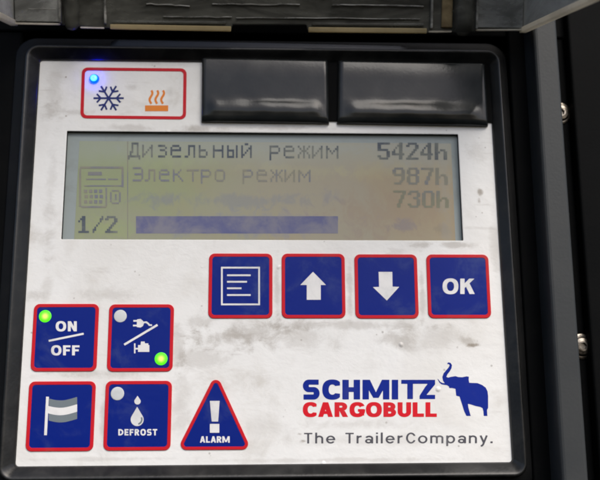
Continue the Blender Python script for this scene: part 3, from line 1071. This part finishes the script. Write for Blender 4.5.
drops = draw('drop_symbol', [(1, z6(drop(225, 158, 19, 124)))], ZI, 'ink_white', k_def, .2)
draw('drop_symbol', [(1, z6(drop(223, 267, 39, 190)))], ZI, 'ink_white', k_def, .22)
draw('drop_shade', [(1, z6(stroke(arc(222, 266, 29, 29, -25, 75, 10), 10)))], ZI + .05, 'flag_grey', k_def, .2)
word_draw('lettering', 'DEFROST', 118.3, 429.0, 157.3, 435.4, .25, ZI, 'ink_white', k_def, .18, gap=.17)

# ---- alarm sign (triangular)
z7 = Z(175, 375, 6)


def hull(cs, k=0.0, n=8):
    """rounded triangle round three circles (x, y, r), photo zoom units -> mm outline"""
    out = []
    for i, (x, y, r) in enumerate(cs):
        p, q = cs[i - 1], cs[(i + 1) % 3]
        def nrm(a_, b_):
            dx, dy = b_[0] - a_[0], b_[1] - a_[1]
            l_ = math.hypot(dx, dy)
            return math.atan2(-dx / l_, dy / l_)        # outward for this winding
        a0, a1 = nrm(p, cs[i]), nrm(cs[i], q)
        while a1 < a0:
            a1 += 2 * math.pi
        for t in range(n + 1):
            a_ = a0 + (a1 - a0) * t / n
            out.append((x + (r + k) * math.cos(a_), y + (r + k) * math.sin(a_)))
    return [P(*w_)[:2] for w_ in z7(out)]


TRI = [(245, 63, 34), (403, 412, 36), (70, 414, 36)]
TRI = [(245, 63, 34), (403, 412, 36), (70, 414, 36)]
alarm = loops('alarm_sign', [(hull(TRI, -19), .02), (hull(TRI, -19), ZP - .02), (hull(TRI, -26), ZP)], 'blue', panel, cap=True, label='blue triangle with exclamation mark, lettered ALARM')
loops('border', [(hull(TRI, 0), .01), (hull(TRI, -.3), ZK - .12), (hull(TRI, -2.5), ZK), (hull(TRI, -18), ZK), (hull(TRI, -20), ZP - .05)], 'red', alarm)
draw('exclamation_mark', [(1, z7([(209, 155), (268, 155), (259, 279), (220, 279)])), (1, z7(rect(209, 293, 266, 346)))], ZI, 'ink_white', alarm, .25)
word_draw('lettering', 'ALARM', 199.9, 436.2, 229.7, 442.6, .25, ZI, 'ink_white', alarm, .18, gap=.10)


# ---- lamps
def lamp(px, py, r_px, parent, lit=None, label=None, dome=.16):
    x, y, _ = P(px, py)
    r = r_px * .413
    z0 = ZP + .01
    ang = [2 * math.pi * k / 24 for k in range(24)]
    ring = lambda q: [(x + q * math.cos(-a_), y + q * math.sin(-a_)) for a_ in ang]
    lps = [(ring(r), z0 - .3), (ring(r), z0 + .06), (ring(r * .92), z0 + .06 + dome * .25), (ring(r * .7), z0 + .06 + dome * .65), (ring(r * .35), z0 + .06 + dome * .95), (ring(r * .02), z0 + .06 + dome)]
    return loops('indicator_lamp', lps, lit(x, y, r) if lit else 'led_off', parent, cap=True, label=label, smooth=True)


def green(x, y, r):
    return emission_mat('green_lamp', (.10, .85, .012, 1), (.62, 1.0, .12, 1), .75, 1.15, x, y, r * .8)


def blue(x, y, r):
    return emission_mat('blue_lamp', (.0, .004, 1.0, 1), (.03, .30, 1.0, 1), 24.0, 4.0, x, y, r * .75)


lamp(45.4, 316.3, 6.2, k_on, green, 'lit green lamp')
lamp(120.5, 316.2, 6.4, k_plug, None, 'unlit lamp')
lamp(161.2, 358.8, 6.4, k_plug, green, 'lit green lamp')
lamp(117.6, 393.6, 6.6, k_def, None, 'unlit lamp')

# ---- cooling / heating indicator
IND = quad_px((82.0, 67.6), (186.7, 68.6), (186.0, 119.6), (80.3, 118.4))
ind = loops('mode_indicator', [(rquad(IND, 2.6, 0, 5), .01), (rquad(IND, 2.6, 0, 5), .20), (rquad(IND, 1.5, -1.38, 5), .20), (rquad(IND, 1.5, -1.40, 5), .02)], 'red', panel,
            label='red rounded outline around a snowflake and a heat symbol')
z8 = Z(75, 60, 5)
fl = []
for k in range(6):
    a_ = math.radians(60 * k)
    R_ = 76
    c_, s_ = math.cos(a_), math.sin(a_)
    fl.append((1, stroke([(168, 191), (168 + R_ * c_, 191 + R_ * .92 * s_)], 9.5)))
    bx, by = 168 + R_ * .52 * c_, 191 + R_ * .52 * .92 * s_
    for d_ in (-50, 50):
        e_ = a_ + math.radians(d_)
        fl.append((1, stroke([(bx, by), (bx + 30 * math.cos(e_), by + 28 * math.sin(e_))], 9)))
draw('snowflake_symbol', [(1, z8(p)) for _, p in fl], .09, 'ink_navy', ind, .22)
ht = [(1, rect(350, 227, 466, 256))]
for x in (380, 409, 438):
    ht.append((1, stroke([(x - 6, 152), (x + 2, 164), (x - 1, 172), (x - 6, 180), (x - 2, 190), (x + 4, 198), (x + 2, 206), (x - 4, 219)], 8.5)))
for x in (380, 409, 438):
    ht.pop()
for x in (376, 405, 434):
    pts = [(x + 7 * math.sin(t / 14 * math.pi * 2.0 + .3) + 4, 152 + 67 * t / 14) for t in range(15)]
    ht.append((1, stroke(pts, 11)))
draw('heat_symbol', [(1, z8(p)) for _, p in ht], .09, 'ink_orange', ind, .22)
lamp(94.4, 79.2, 5.4, ind, blue, 'lit blue lamp', dome=1.5)

# ---- printed words and emblem
word_draw('lettering', 'SCHMI', 302.6, 379.7, 398.2, 399.4, .285, .06, 'ink_blue', panel, .26, gap=.105)
z9 = Z(395, 355, 5.4545)
draw('lettering', [(1, z9(rect(34, 135, 219, 157))), (1, z9(rect(67, 135, 98, 240))), (1, z9([(180, 150), (219, 150), (219, 160), (172, 217), (219, 217), (219, 240), (134, 240), (134, 222)])),
                   (-1, z9([(98.2, 157.2), (178, 157.2), (135, 212), (134, 216), (98.2, 216)]))], .06, 'ink_blue', panel, .28)
word_draw('lettering', 'CARGOBULL', 302.8, 402.2, 436.8, 416.9, .275, .06, 'ink_red', panel, .24, gap=.085)
word_draw('lettering', 'The TrailerCompany.', 304, 432.8, 492.6, 443.4, .15, .06, 'ink_grey', panel, .22, gap=.21, space=.55, slope=-.0015)
ELE = [(285, 45), (292, 40), (303, 43), (311, 55), (308, 72), (298, 90), (286, 105), (280, 119), (290, 123), (305, 119), (330, 115), (345, 120), (368, 121), (390, 116), (403, 118),
       (402, 135), (405, 151), (420, 152), (450, 153), (475, 163), (495, 178), (505, 198), (508, 225), (508, 288), (502, 300), (504, 332), (484, 332), (482, 305), (478, 290),
       (465, 283), (440, 278), (415, 270), (398, 266), (400, 285), (413, 332), (390, 332), (378, 308), (352, 226), (334, 222), (332, 205), (330, 184), (312, 180), (296, 180),
       (295, 172), (285, 165), (268, 162), (254, 160), (242, 150), (231, 129), (236, 132), (247, 146), (258, 152), (272, 154), (262, 140), (258, 120), (265, 100), (280, 82), (292, 68),
       (298, 57), (294, 49), (287, 51)]
draw('elephant_emblem', [(1, z9(ELE))], .06, 'ink_blue', panel, .24)


# ---- two glossy covers over the top edge
def flap(tl, tr, br, bl, label):
    nu = 44
    pr = [(0, .05), (.002, 2.2), (.012, 2.9), (.04, 3.1), (.3, 3.05), (.56, 3.0), (.62, 3.05), (.66, 3.15), (.70, 3.42), (.745, 3.72), (.79, 3.95), (.83, 4.0), (.87, 3.85), (.91, 3.5),
          (.95, 3.3), (.985, 2.6), (.998, 2.0), (1.0, .05)]
    c4 = [np.array(P(*q, 2.5)[:2]) for q in (tl, tr, br, bl)]
    us = [0, .002, .008, .02] + [.04 + .92 * k / nu for k in range(nu + 1)] + [.98, .992, .998, 1.0]
    vs_, fs = [], []
    for v_, z_ in pr:
        for u_ in us:
            e = min(u_, 1 - u_)
            k = min(e / .02, 1.0)
            k = math.sqrt(max(1 - (1 - k) ** 2, 0))
            fade = min(max((e - .03) / .09, 0), 1)              # the ridge dies away near both ends
            fade = fade * fade * (3 - 2 * fade)
            zz_ = z_
            if v_ > .6:
                base_ = 3.05 - max(v_ - .93, 0) * 15
                zz_ = base_ * (1 - fade) + z_ * fade if z_ > base_ else z_
            zz_ += (.05 * math.sin(u_ * 17 + v_ * 3) * math.sin(v_ * 7) + .05 * math.sin(u_ * 31 + 2 + len(label)) * math.sin(v_ * 11) + .10 * math.sin(u_ * 7 + len(label)) * (v_ > .66) * (v_ < .92)) * (v_ > .05)
            zz_ = max(zz_ * (.25 + .75 * k), .03) if 0 < e else .03
            q = (c4[0] * (1 - u_) + c4[1] * u_) * (1 - v_) + (c4[3] * (1 - u_) + c4[2] * u_) * v_
            vs_.append((q[0], q[1], zz_))
    nn = len(us)
    for j in range(len(pr) - 1):
        for i in range(nn - 1):
            fs.append((j * nn + i, j * nn + i + 1, (j + 1) * nn + i + 1, (j + 1) * nn + i))
    o = mesh('cover', vs_, fs, 'flap', panel, label, flat=True, smooth=True)
    return o


flap((201.6, 57.5), (328.4, 60.0), (329.5, 122.6), (200.9, 120.8), 'glossy black cover, the left of two')
flap((338.0, 60.3), (485.2, 63.2), (489.0, 125.2), (337.2, 122.4), 'glossy black cover, the right of two')
# dark slot the two covers hang from
box('cover_slot', P(203, 60)[0], P(497, 60)[0], P(300, 121, .5)[1], P(300, 52, .5)[1], .02, .9, 'housing', panel, .2)
